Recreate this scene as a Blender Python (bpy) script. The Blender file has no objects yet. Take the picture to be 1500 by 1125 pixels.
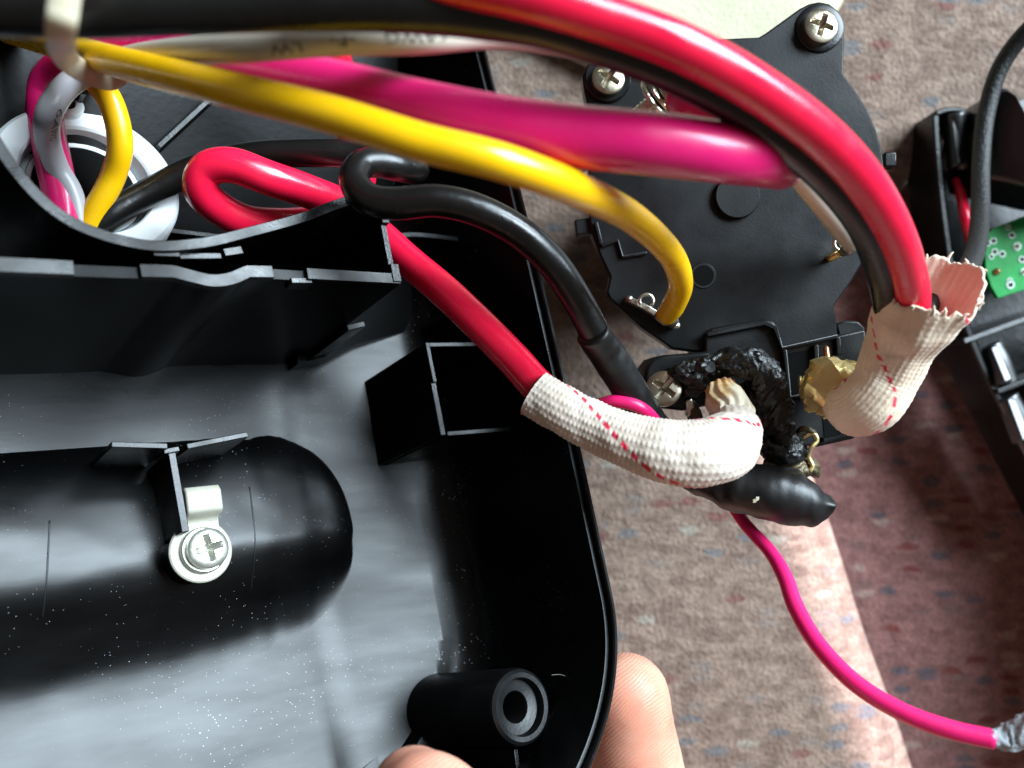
import bpy, bmesh, math, random
from mathutils import Vector, Matrix, noise
random.seed(7)
R = math.radians
sc = bpy.context.scene
# ------------------------------------------------------------------ camera, world, light, exposure
S = 0.001                                   # everything below is written in millimetres
H = 222.0                                   # lens height above the carpet
F = 1250.0                                  # focal length in photo pixels (1500 wide)
cam = bpy.data.cameras.new('camera'); camo = bpy.data.objects.new('camera', cam)
sc.collection.objects.link(camo); sc.camera = camo
camo.location = (0, 0, H*S)
cam.sensor_width = 36; cam.lens = 30.0; cam.clip_start = 0.005; cam.clip_end = 20
cam.dof.use_dof = True; cam.dof.focus_distance = 0.149; cam.dof.aperture_fstop = 16.0; cam.dof.aperture_blades = 0
w = bpy.data.worlds.new('World'); sc.world = w; w.use_nodes = True
bg = w.node_tree.nodes['Background']; bg.inputs[0].default_value = (1.0, .86, .74, 1); bg.inputs[1].default_value = .12
def area(name, d, dist, sx, sy, power, col):
    l = bpy.data.lights.new(name, 'AREA'); l.shape = 'RECTANGLE'; l.size = sx; l.size_y = sy; l.energy = power; l.color = col
    o = bpy.data.objects.new(name, l); sc.collection.objects.link(o)
    d = Vector(d).normalized(); o.location = d*dist + Vector((0, 0, .05))
    o.rotation_euler = (-d).to_track_quat('-Z', 'Y').to_euler()
    return o
area('window_light', (.74, .475, .55), 1.4, .85, .90, 80, (.74, .89, 1.0))
sc.view_settings.view_transform = 'Standard'; sc.view_settings.look = 'None'
sc.view_settings.exposure = 0; sc.view_settings.gamma = 1
sc.render.film_transparent = False
sc.cycles.max_bounces = 6; sc.cycles.use_denoising = True

# ------------------------------------------------------------------ frames
def P(px, py, d): return Vector(((px-750)/F*d, (562.5-py)/F*d, H-d))
Nn = Vector((.803, .405, 1)).normalized()
Vv = Vector((-.22, 1, 0)); Vv.z = -(Vv.dot(Nn))/Nn.z; Vv.normalize()
Uu = Vv.cross(Nn)
HO = P(890, 900, 150)
def L(a, b, c): return HO + Uu*a + Vv*b + Nn*c          # housing coordinates: right, up, out of the tray

# ------------------------------------------------------------------ materials
def newmat(name):
    m = bpy.data.materials.new(name); m.use_nodes = True
    return m, m.node_tree.nodes, m.node_tree.links, m.node_tree.nodes['Principled BSDF']
def pbsdf(name, col, rough=.4, metal=0, bump=0, bscale=400, rvar=.0, rscale=60, coat=0, sss=0, spec=.5, cvar=0, stretch=None, dust=0, col2=None, cscale=120):
    m, N, K, B = newmat(name)
    B.inputs['Base Color'].default_value = (*col, 1); B.inputs['Roughness'].default_value = rough
    B.inputs['Metallic'].default_value = metal; B.inputs['Coat Weight'].default_value = coat; B.inputs['Coat Roughness'].default_value = .12
    B.inputs['Specular IOR Level'].default_value = spec
    tc = N.new('ShaderNodeTexCoord'); vec = tc.outputs['Object']
    if stretch:
        mp = N.new('ShaderNodeMapping'); mp.inputs['Scale'].default_value = stretch; K.new(vec, mp.inputs['Vector']); svec = mp.outputs['Vector']
    else: svec = vec
    if sss:
        B.inputs['Subsurface Weight'].default_value = sss; B.inputs['Subsurface Radius'].default_value = (.004, .0015, .0008); B.inputs['Subsurface Scale'].default_value = 1
    if bump:
        n = N.new('ShaderNodeTexNoise'); n.inputs['Scale'].default_value = bscale; n.inputs['Detail'].default_value = 5; K.new(svec, n.inputs['Vector'])
        b = N.new('ShaderNodeBump'); b.inputs['Strength'].default_value = bump; b.inputs['Distance'].default_value = .0005
        K.new(n.outputs['Fac'], b.inputs['Height']); K.new(b.outputs['Normal'], B.inputs['Normal'])
    if rvar:
        n = N.new('ShaderNodeTexNoise'); n.inputs['Scale'].default_value = rscale; n.inputs['Detail'].default_value = 6; K.new(svec, n.inputs['Vector'])
        mr = N.new('ShaderNodeMapRange'); mr.inputs[1].default_value = .3; mr.inputs[2].default_value = .7
        mr.inputs[3].default_value = max(.05, rough-rvar); mr.inputs[4].default_value = min(1, rough+rvar)
        K.new(n.outputs['Fac'], mr.inputs[0]); K.new(mr.outputs[0], B.inputs['Roughness'])
    src = None
    if col2:
        n = N.new('ShaderNodeTexNoise'); n.inputs['Scale'].default_value = cscale; n.inputs['Detail'].default_value = 5; K.new(vec, n.inputs['Vector'])
        r = N.new('ShaderNodeValToRGB'); r.color_ramp.elements[0].position = .38; r.color_ramp.elements[1].position = .66
        r.color_ramp.elements[0].color = (*col, 1); r.color_ramp.elements[1].color = (*col2, 1)
        K.new(n.outputs['Fac'], r.inputs['Fac']); K.new(r.outputs['Color'], B.inputs['Base Color']); src = r.outputs['Color']
    if dust:
        v = N.new('ShaderNodeTexVoronoi'); v.inputs['Scale'].default_value = 1250; K.new(vec, v.inputs['Vector'])
        n = N.new('ShaderNodeTexNoise'); n.inputs['Scale'].default_value = 45; n.inputs['Detail'].default_value = 3; K.new(vec, n.inputs['Vector'])
        thr = N.new('ShaderNodeMapRange'); thr.inputs[1].default_value = .45; thr.inputs[2].default_value = .75; thr.inputs[3].default_value = .03; thr.inputs[4].default_value = .03+dust
        K.new(n.outputs['Fac'], thr.inputs[0])
        lt = N.new('ShaderNodeMath'); lt.operation = 'LESS_THAN'; K.new(v.outputs['Distance'], lt.inputs[0]); K.new(thr.outputs[0], lt.inputs[1])
        mx = N.new('ShaderNodeMix'); mx.data_type = 'RGBA'; mx.inputs[7].default_value = (.40, .43, .46, 1)
        K.new(lt.outputs[0], mx.inputs[0])
        if src: K.new(src, mx.inputs[6])
        else: mx.inputs[6].default_value = (*col, 1)
        K.new(mx.outputs[2], B.inputs['Base Color'])
    return m
M = {}
M['shell'] = pbsdf('black_moulded_plastic', (.0013, .0014, .0016), .30, spec=.29, bump=.018, bscale=300, rvar=.06, rscale=70, stretch=(.35, 2.6, 1.2), dust=.10)
M['rib'] = pbsdf('black_rib_plastic', (.0016, .0017, .0019), .32, spec=.5, bump=.07, bscale=2500, rvar=.1, rscale=200)
M['wallblack'] = pbsdf('smooth_black_plastic', (.0012, .0013, .0014), .30, spec=.15, bump=.05, bscale=700)
M['motor'] = pbsdf('matt_black_nylon', (.0042, .0044, .0047), .35, spec=.3, bump=.05, bscale=2600, rvar=.1, rscale=70, col2=(.0065, .0068, .0072))
M['motor_edge'] = pbsdf('black_nylon_rib', (.0042, .0044, .0048), .34, spec=.4, bump=.06, bscale=2200, rvar=.1, rscale=120)
M['ring'] = pbsdf('white_nylon', (.62, .65, .66), .4, bump=.1, bscale=700, rvar=.1, sss=.15, col2=(.72, .74, .74), cscale=60)
M['yellow'] = pbsdf('yellow_pvc', (.92, .50, .003), .28, bump=.05, bscale=500, rvar=.12, rscale=160, dust=.02, coat=.15)
M['red'] = pbsdf('red_pvc', (.82, .009, .048), .26, bump=.05, bscale=500, rvar=.12, rscale=160, dust=.02, coat=.25)
M['magenta'] = pbsdf('magenta_pvc', (.80, .010, .16), .30, bump=.05, bscale=400, rvar=.12, rscale=160, coat=.3, col2=(.72, .010, .14), cscale=40)
M['pink'] = pbsdf('pink_pvc', (.82, .014, .15), .34, bump=.1, bscale=600, rvar=.08)
M['black'] = pbsdf('black_rubber', (.0045, .0044, .004), .31, bump=.12, bscale=700, rvar=.08, rscale=120)
M['shrink'] = pbsdf('black_heat_shrink', (.004, .004, .004), .43, bump=.25, bscale=260, rvar=.12, rscale=140)
M['white'] = pbsdf('cream_pvc', (.66, .60, .50), .34, bump=.06, bscale=500, rvar=.06, coat=.1, col2=(.60, .54, .44), cscale=50)
M['grey'] = pbsdf('grey_pvc', (.40, .39, .41), .36, bump=.06, bscale=500, rvar=.06)
M['tie'] = pbsdf('natural_nylon', (.66, .58, .42), .38, bump=.08, bscale=600, sss=.2)
M['ink'] = pbsdf('grey_print_ink', (.07, .065, .06), .5)
M['ink_red'] = pbsdf('dark_print_ink', (.11, .006, .010), .45)
M['screw'] = pbsdf('zinc_plated_steel', (.42, .37, .28), .36, metal=1, bump=.15, bscale=900, rvar=.12, rscale=300)
M['screw_pale'] = pbsdf('pale_plated_steel', (.60, .60, .53), .36, metal=.85, bump=.12, bscale=900, rvar=.1, rscale=300)
M['clip'] = pbsdf('cream_nylon_clip', (.52, .51, .42), .40, bump=.1, bscale=800, col2=(.46, .44, .35), cscale=300)
M['brass'] = pbsdf('bright_brass', (.86, .68, .30), .36, metal=.75, bump=.7, bscale=500, rvar=.12, rscale=300)
M['copper'] = pbsdf('copper_strand', (.80, .42, .22), .32, metal=1)
M['tin'] = pbsdf('tinned_metal', (.70, .66, .56), .3, metal=1, bump=.3, bscale=900, rvar=.1)
M['char'] = pbsdf('charred_plastic', (.0045, .0045, .0045), .38, bump=1.0, bscale=600, rvar=.22, rscale=350)
M['soot'] = pbsdf('sooty_metal', (.035, .028, .020), .5, metal=.3, bump=.8, bscale=700, rvar=.2, rscale=300, col2=(.12, .085, .035), cscale=350)
M['pcb'] = pbsdf('green_solder_mask', (.012, .24, .05), .5, spec=.2, bump=.15, bscale=500, rvar=.05, col2=(.016, .30, .065), cscale=150)
M['silk'] = pbsdf('white_silkscreen', (.62, .75, .65), .5)
M['solder'] = pbsdf('solder', (.75, .75, .72), .25, metal=1)
M['cover'] = pbsdf('black_cover_plastic', (.003, .0033, .0036), .30, bump=.1, bscale=800, rvar=.08)
M['coverbar'] = pbsdf('glossy_black_bar', (.004, .0045, .005), .38, spec=1.0)
M['cord'] = pbsdf('matt_black_braid', (.010, .010, .010), .55, spec=.4, bump=.6, bscale=1400)
M['greytip'] = pbsdf('grey_felt_tip', (.30, .32, .34), .8, bump=.9, bscale=900, col2=(.45, .47, .50), cscale=400)
M['cream'] = pbsdf('cream_cloth', (.56, .52, .37), .8, bump=.5, bscale=900, col2=(.50, .46, .32), cscale=60)
M['fibre'] = pbsdf('grey_fibre', (.22, .21, .19), .6)
M['void'] = pbsdf('cavity_shade', (.003, .003, .003), .9, spec=.1)  # flat matt black, painted stand-in for the shade inside holes
M['crack'] = pbsdf('mould_seam', (.004, .004, .004), .4)

def sleeve_mat(name, c1, c2):
    m, N, K, B = newmat(name)
    B.inputs['Roughness'].default_value = .62; B.inputs['Sheen Weight'].default_value = .15
    a = N.new('ShaderNodeAttribute'); a.attribute_name = 'thread_or_light'
    tc = N.new('ShaderNodeTexCoord')
    n = N.new('ShaderNodeTexNoise'); n.inputs['Scale'].default_value = 160; n.inputs['Detail'].default_value = 4; K.new(tc.outputs['Object'], n.inputs['Vector'])
    r = N.new('ShaderNodeValToRGB'); r.color_ramp.elements[0].color = (*c1, 1); r.color_ramp.elements[1].color = (*c2, 1)
    r.color_ramp.elements[0].position = .35; r.color_ramp.elements[1].position = .7
    K.new(n.outputs['Fac'], r.inputs['Fac'])
    mx = N.new('ShaderNodeMix'); mx.data_type = 'RGBA'; mx.inputs[7].default_value = (.72, .012, .055, 1)
    K.new(a.outputs['Fac'], mx.inputs[0]); K.new(r.outputs['Color'], mx.inputs[6]); K.new(mx.outputs[2], B.inputs['Base Color'])
    n2 = N.new('ShaderNodeTexNoise'); n2.inputs['Scale'].default_value = 1800; K.new(tc.outputs['Object'], n2.inputs['Vector'])
    b = N.new('ShaderNodeBump'); b.inputs['Strength'].default_value = .3; b.inputs['Distance'].default_value = .0003
    K.new(n2.outputs['Fac'], b.inputs['Height']); K.new(b.outputs['Normal'], B.inputs['Normal'])
    return m
M['sleeve'] = sleeve_mat('woven_glass_fibre', (.66, .555, .45), (.74, .655, .56))
M['sleeve2'] = sleeve_mat('tan_woven_glass_fibre', (.72, .56, .41), (.82, .69, .54))
def burnt_mat():
    m, N, K, B = newmat('scorched_insulation')
    B.inputs['Roughness'].default_value = .6
    a = N.new('ShaderNodeAttribute'); a.attribute_name = 'thread_or_light'
    tc = N.new('ShaderNodeTexCoord')
    n = N.new('ShaderNodeTexNoise'); n.inputs['Scale'].default_value = 420; n.inputs['Detail'].default_value = 5; K.new(tc.outputs['Object'], n.inputs['Vector'])
    ad = N.new('ShaderNodeMath'); ad.operation = 'MULTIPLY_ADD'; ad.inputs[1].default_value = .7
    K.new(n.outputs['Fac'], ad.inputs[0]); K.new(a.outputs['Fac'], ad.inputs[2])
    r = N.new('ShaderNodeValToRGB'); e = r.color_ramp.elements
    e[0].position = .42; e[0].color = (.80, .72, .55, 1); e[1].position = 1.25 if False else 1; e[1].color = (.05, .018, .006, 1)
    x = r.color_ramp.elements.new(.62); x.color = (.62, .40, .16, 1)
    x = r.color_ramp.elements.new(.80); x.color = (.28, .10, .025, 1)
    K.new(ad.outputs[0], r.inputs['Fac']); K.new(r.outputs['Color'], B.inputs['Base Color'])
    b = N.new('ShaderNodeBump'); b.inputs['Strength'].default_value = .7; b.inputs['Distance'].default_value = .0005
    K.new(n.outputs['Fac'], b.inputs['Height']); K.new(b.outputs['Normal'], B.inputs['Normal'])
    return m
M['burnt'] = burnt_mat()
def skin_mat():
    m, N, K, B = newmat('skin')
    B.inputs['Roughness'].default_value = .48; B.inputs['Subsurface Weight'].default_value = .35
    B.inputs['Subsurface Radius'].default_value = (.005, .0018, .0009); B.inputs['Subsurface Scale'].default_value = 1
    tc = N.new('ShaderNodeTexCoord')
    n = N.new('ShaderNodeTexNoise'); n.inputs['Scale'].default_value = 110; n.inputs['Detail'].default_value = 5; K.new(tc.outputs['Object'], n.inputs['Vector'])
    r = N.new('ShaderNodeValToRGB'); r.color_ramp.elements[0].color = (.74, .29, .19, 1); r.color_ramp.elements[1].color = (.84, .45, .32, 1)
    r.color_ramp.elements[0].position = .3; r.color_ramp.elements[1].position = .7
    K.new(n.outputs['Fac'], r.inputs['Fac']); K.new(r.outputs['Color'], B.inputs['Base Color'])
    wv = N.new('ShaderNodeTexWave'); wv.inputs['Scale'].default_value = 520; wv.inputs['Distortion'].default_value = 6; wv.inputs['Detail'].default_value = 1; wv.inputs['Detail Scale'].default_value = .4
    mp = N.new('ShaderNodeMapping'); mp.inputs['Rotation'].default_value = (.3, .2, .9); K.new(tc.outputs['Object'], mp.inputs['Vector']); K.new(mp.outputs['Vector'], wv.inputs['Vector'])
    b = N.new('ShaderNodeBump'); b.inputs['Strength'].default_value = .22; b.inputs['Distance'].default_value = .0002
    K.new(wv.outputs['Fac'], b.inputs['Height']); K.new(b.outputs['Normal'], B.inputs['Normal'])
    return m
M['skin'] = skin_mat()
def carpet_mat(name, base1, base2, dashes, rot=0.06):
    m, N, K, B = newmat(name)
    B.inputs['Roughness'].default_value = .9; B.inputs['Sheen Weight'].default_value = .2; B.inputs['Specular IOR Level'].default_value = .15
    tc = N.new('ShaderNodeTexCoord')
    nd = N.new('ShaderNodeTexNoise'); nd.inputs['Scale'].default_value = 260; nd.inputs['Detail'].default_value = 3; K.new(tc.outputs['Object'], nd.inputs['Vector'])
    sub = N.new('ShaderNodeVectorMath'); sub.operation = 'SUBTRACT'; sub.inputs[1].default_value = (.5, .5, .5); K.new(nd.outputs['Color'], sub.inputs[0])
    scl = N.new('ShaderNodeVectorMath'); scl.operation = 'SCALE'; scl.inputs['Scale'].default_value = .0026; K.new(sub.outputs[0], scl.inputs[0])
    add = N.new('ShaderNodeVectorMath'); K.new(tc.outputs['Object'], add.inputs[0]); K.new(scl.outputs[0], add.inputs[1])
    mp = N.new('ShaderNodeMapping'); mp.inputs['Rotation'].default_value = (0, 0, rot); mp.inputs['Scale'].default_value = (1/.0078, 1/.0031, 0); K.new(add.outputs[0], mp.inputs['Vector'])
    v = N.new('ShaderNodeTexVoronoi'); v.voronoi_dimensions = '2D'; v.inputs['Scale'].default_value = 1; v.inputs['Randomness'].default_value = .8; K.new(mp.outputs['Vector'], v.inputs['Vector'])
    sep = N.new('ShaderNodeSeparateColor'); K.new(v.outputs['Color'], sep.inputs[0])
    r = N.new('ShaderNodeValToRGB'); r.color_ramp.interpolation = 'CONSTANT'; e = r.color_ramp.elements
    e[0].position = 0; e[0].color = (*base1, 1); e[1].position = .40; e[1].color = (*base2, 1)
    for pos, c in dashes: x = e.new(pos); x.color = (*c, 1)
    K.new(sep.outputs[0], r.inputs['Fac'])
    # dash cores stand out of a ground weave
    ss = N.new('ShaderNodeMapRange'); ss.inputs[1].default_value = .22; ss.inputs[2].default_value = .50; ss.inputs[3].default_value = .8; ss.inputs[4].default_value = 0; K.new(v.outputs['Distance'], ss.inputs[0])
    n3 = N.new('ShaderNodeTexNoise'); n3.inputs['Scale'].default_value = 210; n3.inputs['Detail'].default_value = 4; K.new(tc.outputs['Object'], n3.inputs['Vector'])
    gr = N.new('ShaderNodeValToRGB'); gr.color_ramp.elements[0].color = (*base1, 1); gr.color_ramp.elements[1].color = (*base2, 1); gr.color_ramp.elements[0].position = .36; gr.color_ramp.elements[1].position = .66
    K.new(n3.outputs['Fac'], gr.inputs['Fac'])
    mx = N.new('ShaderNodeMix'); mx.data_type = 'RGBA'; K.new(ss.outputs[0], mx.inputs[0]); K.new(gr.outputs['Color'], mx.inputs[6]); K.new(r.outputs['Color'], mx.inputs[7])
    n4 = N.new('ShaderNodeTexNoise'); n4.inputs['Scale'].default_value = 900; n4.inputs['Detail'].default_value = 4; K.new(tc.outputs['Object'], n4.inputs['Vector'])
    mr = N.new('ShaderNodeMapRange'); mr.inputs[1].default_value = .25; mr.inputs[2].default_value = .75; mr.inputs[3].default_value = .72; mr.inputs[4].default_value = 1.25; K.new(n4.outputs['Fac'], mr.inputs[0])
    ml = N.new('ShaderNodeMix'); ml.data_type = 'RGBA'; ml.blend_type = 'MULTIPLY'; ml.inputs[0].default_value = 1
    fold_light = N.new('ShaderNodeAttribute'); fold_light.attribute_name = 'thread_or_light'      # window light on the rolled fold, painted in as a paler pink band
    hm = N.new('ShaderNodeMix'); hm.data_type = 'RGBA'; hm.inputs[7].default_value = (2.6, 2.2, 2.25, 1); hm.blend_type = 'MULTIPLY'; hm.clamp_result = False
    hf = N.new('ShaderNodeMath'); hf.operation = 'MULTIPLY'; hf.inputs[1].default_value = 1.0; K.new(fold_light.outputs['Fac'], hf.inputs[0]); K.new(hf.outputs[0], hm.inputs[0])
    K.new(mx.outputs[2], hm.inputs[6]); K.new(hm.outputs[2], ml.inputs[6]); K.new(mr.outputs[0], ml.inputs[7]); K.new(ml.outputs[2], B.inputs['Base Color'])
    b = N.new('ShaderNodeBump'); b.inputs['Strength'].default_value = .8; b.inputs['Distance'].default_value = .0008
    K.new(n4.outputs['Fac'], b.inputs['Height']); K.new(b.outputs['Normal'], B.inputs['Normal'])
    return m
dsh = [(.72, (.155, .062, .052)), (.765, (.118, .122, .13)), (.84, (.27, .245, .20)), (.88, (.19, .15, .13))]
dsh2 = [(.62, (.13, .025, .022)), (.74, (.07, .065, .08)), (.86, (.30, .21, .18)), (.90, (.15, .085, .075))]
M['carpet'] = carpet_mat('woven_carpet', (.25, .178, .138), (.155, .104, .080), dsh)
M['carpet2'] = carpet_mat('woven_carpet_below', (.24, .115, .105), (.155, .072, .064), dsh2, -.05)  # redder weave; shade below the fold is partly put into its colour

# ------------------------------------------------------------------ mesh helpers
def link(o, parent=None):
    sc.collection.objects.link(o)
    if parent is not None: o.parent = parent
    return o
def mesh(name, verts, faces, mat, parent=None, smooth=True, angle=40, origin=None, bevel=0, thread_or_light=None, segs=2):
    """verts: world millimetres"""
    if parent is not None: org = parent['_o'] if '_o' in parent else (0, 0, 0)
    else: org = origin if origin is not None else (sum(v[0] for v in verts)/len(verts), sum(v[1] for v in verts)/len(verts), min(v[2] for v in verts))
    org = Vector(org)
    me = bpy.data.meshes.new(name)
    me.from_pydata([tuple((Vector(v)-org)*S) for v in verts], [], faces)
    bm = bmesh.new(); bm.from_mesh(me); bmesh.ops.recalc_face_normals(bm, faces=bm.faces); bm.to_mesh(me); bm.free()
    if thread_or_light is not None:
        at = me.attributes.new('thread_or_light', 'FLOAT', 'POINT'); at.data.foreach_set('value', thread_or_light)
    me.materials.append(M[mat] if isinstance(mat, str) else mat)
    o = bpy.data.objects.new(name, me); link(o, parent)
    if parent is None: o.location = org*S; o['_o'] = tuple(org)
    else: o['_o'] = tuple(org); 
    if smooth:
        me.shade_smooth(); me.set_sharp_from_angle(angle=R(angle))
    if bevel:
        b = o.modifiers.new('edge', 'BEVEL'); b.width = bevel*S; b.segments = segs; b.limit_method = 'ANGLE'; b.angle_limit = R(35); b.harden_normals = False
    return o
def thing(name, label, cat, org, group=None):
    o = bpy.data.objects.new(name, None); o.empty_display_size = .01; sc.collection.objects.link(o)
    o.location = Vector(org)*S; o['_o'] = tuple(Vector(org)); tag(o, label, cat, group); return o
def tag(o, label, cat, group=None):
    o['label'] = label; o['category'] = cat
    if group: o['group'] = group
    return o
def structure(o): o['kind'] = 'structure'; return o
def cr(pts, step=.6, closed=False):
    """Catmull-Rom (centripetal-ish) through vectors, resampled evenly"""
    pts = [Vector(p) for p in pts]
    if len(pts) == 2: dense = [pts[0].lerp(pts[1], i/40) for i in range(41)]
    else:
        ext = [pts[0]*2-pts[1]]+pts+[pts[-1]*2-pts[-2]]; dense = []
        for i in range(1, len(ext)-2):
            p0, p1, p2, p3 = ext[i-1:i+3]
            for k in range(40):
                t = k/40
                dense.append(.5*((2*p1)+(p2-p0)*t+(2*p0-5*p1+4*p2-p3)*t*t+(3*p1-p0-3*p2+p3)*t**3))
        dense.append(pts[-1])
    cum = [0]
    for a, b in zip(dense, dense[1:]): cum.append(cum[-1]+(b-a).length)
    n = max(3, int(cum[-1]/step)); out = []; j = 0
    for i in range(n+1):
        s = cum[-1]*i/n
        while j < len(cum)-2 and cum[j+1] < s: j += 1
        f = (s-cum[j])/max(1e-9, cum[j+1]-cum[j]); out.append(dense[j].lerp(dense[j+1], f))
    return out, cum[-1]
def frames(c):
    T = [(c[min(i+1, len(c)-1)]-c[max(i-1, 0)]).normalized() for i in range(len(c))]
    z = Vector((0, 0, 1)); n = (z-T[0]*z.dot(T[0]))
    if n.length < .1: n = Vector((0, 1, 0))-T[0]*T[0].y
    n.normalize(); out = []
    for i, t in enumerate(T):
        n = (n-t*n.dot(t)).normalized(); out.append((t, n.copy(), t.cross(n)))
    return out
def radii_along(pts, rad, c):
    """rad: number or a list, one per control point -> one per sample (by nearest fraction of chord length)"""
    if isinstance(rad, (int, float)): return [rad]*len(c)
    cum = [0]
    for a, b in zip(pts, pts[1:]): cum.append(cum[-1]+(Vector(b)-Vector(a)).length)
    out = []
    for i in range(len(c)):
        s = cum[-1]*i/(len(c)-1); j = 0
        while j < len(cum)-2 and cum[j+1] < s: j += 1
        f = (s-cum[j])/max(1e-9, cum[j+1]-cum[j]); f = f*f*(3-2*f)
        out.append(rad[j]+(rad[j+1]-rad[j])*f)
    return out
def tube(name, pts, rad, mat, parent=None, step=.7, seg=28, disp=None, caps=True, thread_or_light=None, wob=0, flat=None, open_ends=False, inner=0, round_end=False, angle=60):
    c, ln = cr(pts, step); fr = frames(c); rr = radii_along(pts, rad, c)
    V = []; Fc = []; TH = []; m = len(c)
    for i in range(m):
        s = ln*i/(m-1)
        for k in range(seg):
            th = 2*math.pi*k/seg; t, n, b = fr[i]; r = rr[i]
            if wob: r *= 1+wob*noise.noise(c[i]*.09+Vector((k*0, 5, 1)))
            if disp: r += disp(s, th, c[i], ln)
            fx = flat if flat else 1
            V.append(c[i]+n*(math.cos(th)*r*fx)+b*(math.sin(th)*r))
            if thread_or_light: TH.append(thread_or_light(s, th, ln))
    for i in range(m-1):
        for k in range(seg):
            k2 = (k+1) % seg
            Fc.append((i*seg+k, i*seg+k2, (i+1)*seg+k2, (i+1)*seg+k))
    if inner:                                   # hollow ends: fold the wall inward
        for e, i in ((0, 0), (1, m-1)):
            base = len(V)
            for q in (0, 1):
                for k in range(seg):
                    p = V[i*seg+k]; ctr = c[i]; t = fr[i][0]*(1 if e == 0 else -1)
                    V.append(p+(ctr-p).normalized()*inner+t*(q*4.0))
                    if thread_or_light: TH.append(0)
            for k in range(seg):
                k2 = (k+1) % seg
                Fc.append((i*seg+k, i*seg+k2, base+k2, base+k)); Fc.append((base+k, base+k2, base+seg+k2, base+seg+k))
    elif caps:
        for i in (0, m-1):
            t = fr[i][0]*(-1 if i == 0 else 1); r = rr[i]; prev = i*seg
            for q, (sc_, o_) in enumerate(((.94, .05), (.8, .10) if not round_end else (.72, .55), (.4, .12) if not round_end else (.38, .85))):
                base = len(V)
                for k in range(seg):
                    p = V[i*seg+k]; V.append(c[i]+(p-c[i])*sc_+t*(o_*r))
                    if thread_or_light: TH.append(TH[i*seg+k])
                for k in range(seg):
                    k2 = (k+1) % seg; Fc.append((prev+k, prev+k2, base+k2, base+k))
                prev = base
            Fc.append(tuple(prev+k for k in range(seg)))
    o = mesh(name, V, Fc, mat, parent, thread_or_light=TH if thread_or_light else None, angle=angle)
    return o, (c, fr, rr, ln)
def TP(*a): return [p.copy() if isinstance(p, Vector) else P(*p) for p in a]
def prism(name, top, vec, mat, parent=None, bevel=.25, smooth=True, angle=30):
    n = len(top); vec = Vector(vec); V = [Vector(p) for p in top]+[Vector(p)+vec for p in top]
    Fc = [tuple(range(n)), tuple(range(2*n-1, n-1, -1))]+[(i, (i+1) % n, n+(i+1) % n, n+i) for i in range(n)]
    return mesh(name, V, Fc, mat, parent, smooth, angle, bevel=bevel)
def strip(name, pts, thick, vec, mat, parent=None, bevel=.15):
    """a thin wall: centreline of its top edge, extruded along vec"""
    pts = [Vector(p) for p in pts]; vec = Vector(vec); dn = vec.normalized(); Lf = []; Rt = []
    for i, p in enumerate(pts):
        t = (pts[min(i+1, len(pts)-1)]-pts[max(i-1, 0)]); t = (t-dn*t.dot(dn)).normalized(); s = t.cross(dn)
        th = thick[i] if isinstance(thick, (list, tuple)) else thick
        Lf.append(p+s*th/2); Rt.append(p-s*th/2)
    V = []; Fc = []; n = len(pts)
    for q in (Lf, Rt, [p+vec for p in Rt], [p+vec for p in Lf]): V += q
    for i in range(n-1):
        for a in range(4):
            b = (a+1) % 4; Fc.append((a*n+i, a*n+i+1, b*n+i+1, b*n+i))
    Fc += [(0, n, 2*n, 3*n), (n-1, 2*n-1, 3*n-1, 4*n-1)]
    return mesh(name, V, Fc, mat, parent, True, 30, bevel=bevel)
def basis(n, x=None):
    n = Vector(n).normalized(); x = Vector(x) if x is not None else Vector((1, 0, 0))
    x = (x-n*x.dot(n)).normalized(); return x, n.cross(x), n
def lathe(name, ctr, n, prof, mat, parent=None, seg=40, angle=35, x=None, bevel=0, disp=None):
    """prof: (radius, height along n) pairs"""
    X, Y, Z = basis(n, x); V = []; Fc = []; m = len(prof)
    for (r, h) in prof:
        for k in range(seg):
            th = 2*math.pi*k/seg; rr = r+(disp(th, r, h) if disp and r > .01 else 0)
            V.append(Vector(ctr)+X*(rr*math.cos(th))+Y*(rr*math.sin(th))+Z*h)
    for i in range(m-1):
        for k in range(seg):
            k2 = (k+1) % seg; Fc.append((i*seg+k, i*seg+k2, (i+1)*seg+k2, (i+1)*seg+k))
    if prof[0][0] > .01: Fc.append(tuple(range(seg-1, -1, -1)))
    if prof[-1][0] > .01: Fc.append(tuple((m-1)*seg+k for k in range(seg)))
    return mesh(name, V, Fc, mat, parent, True, angle, bevel=bevel)
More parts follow.
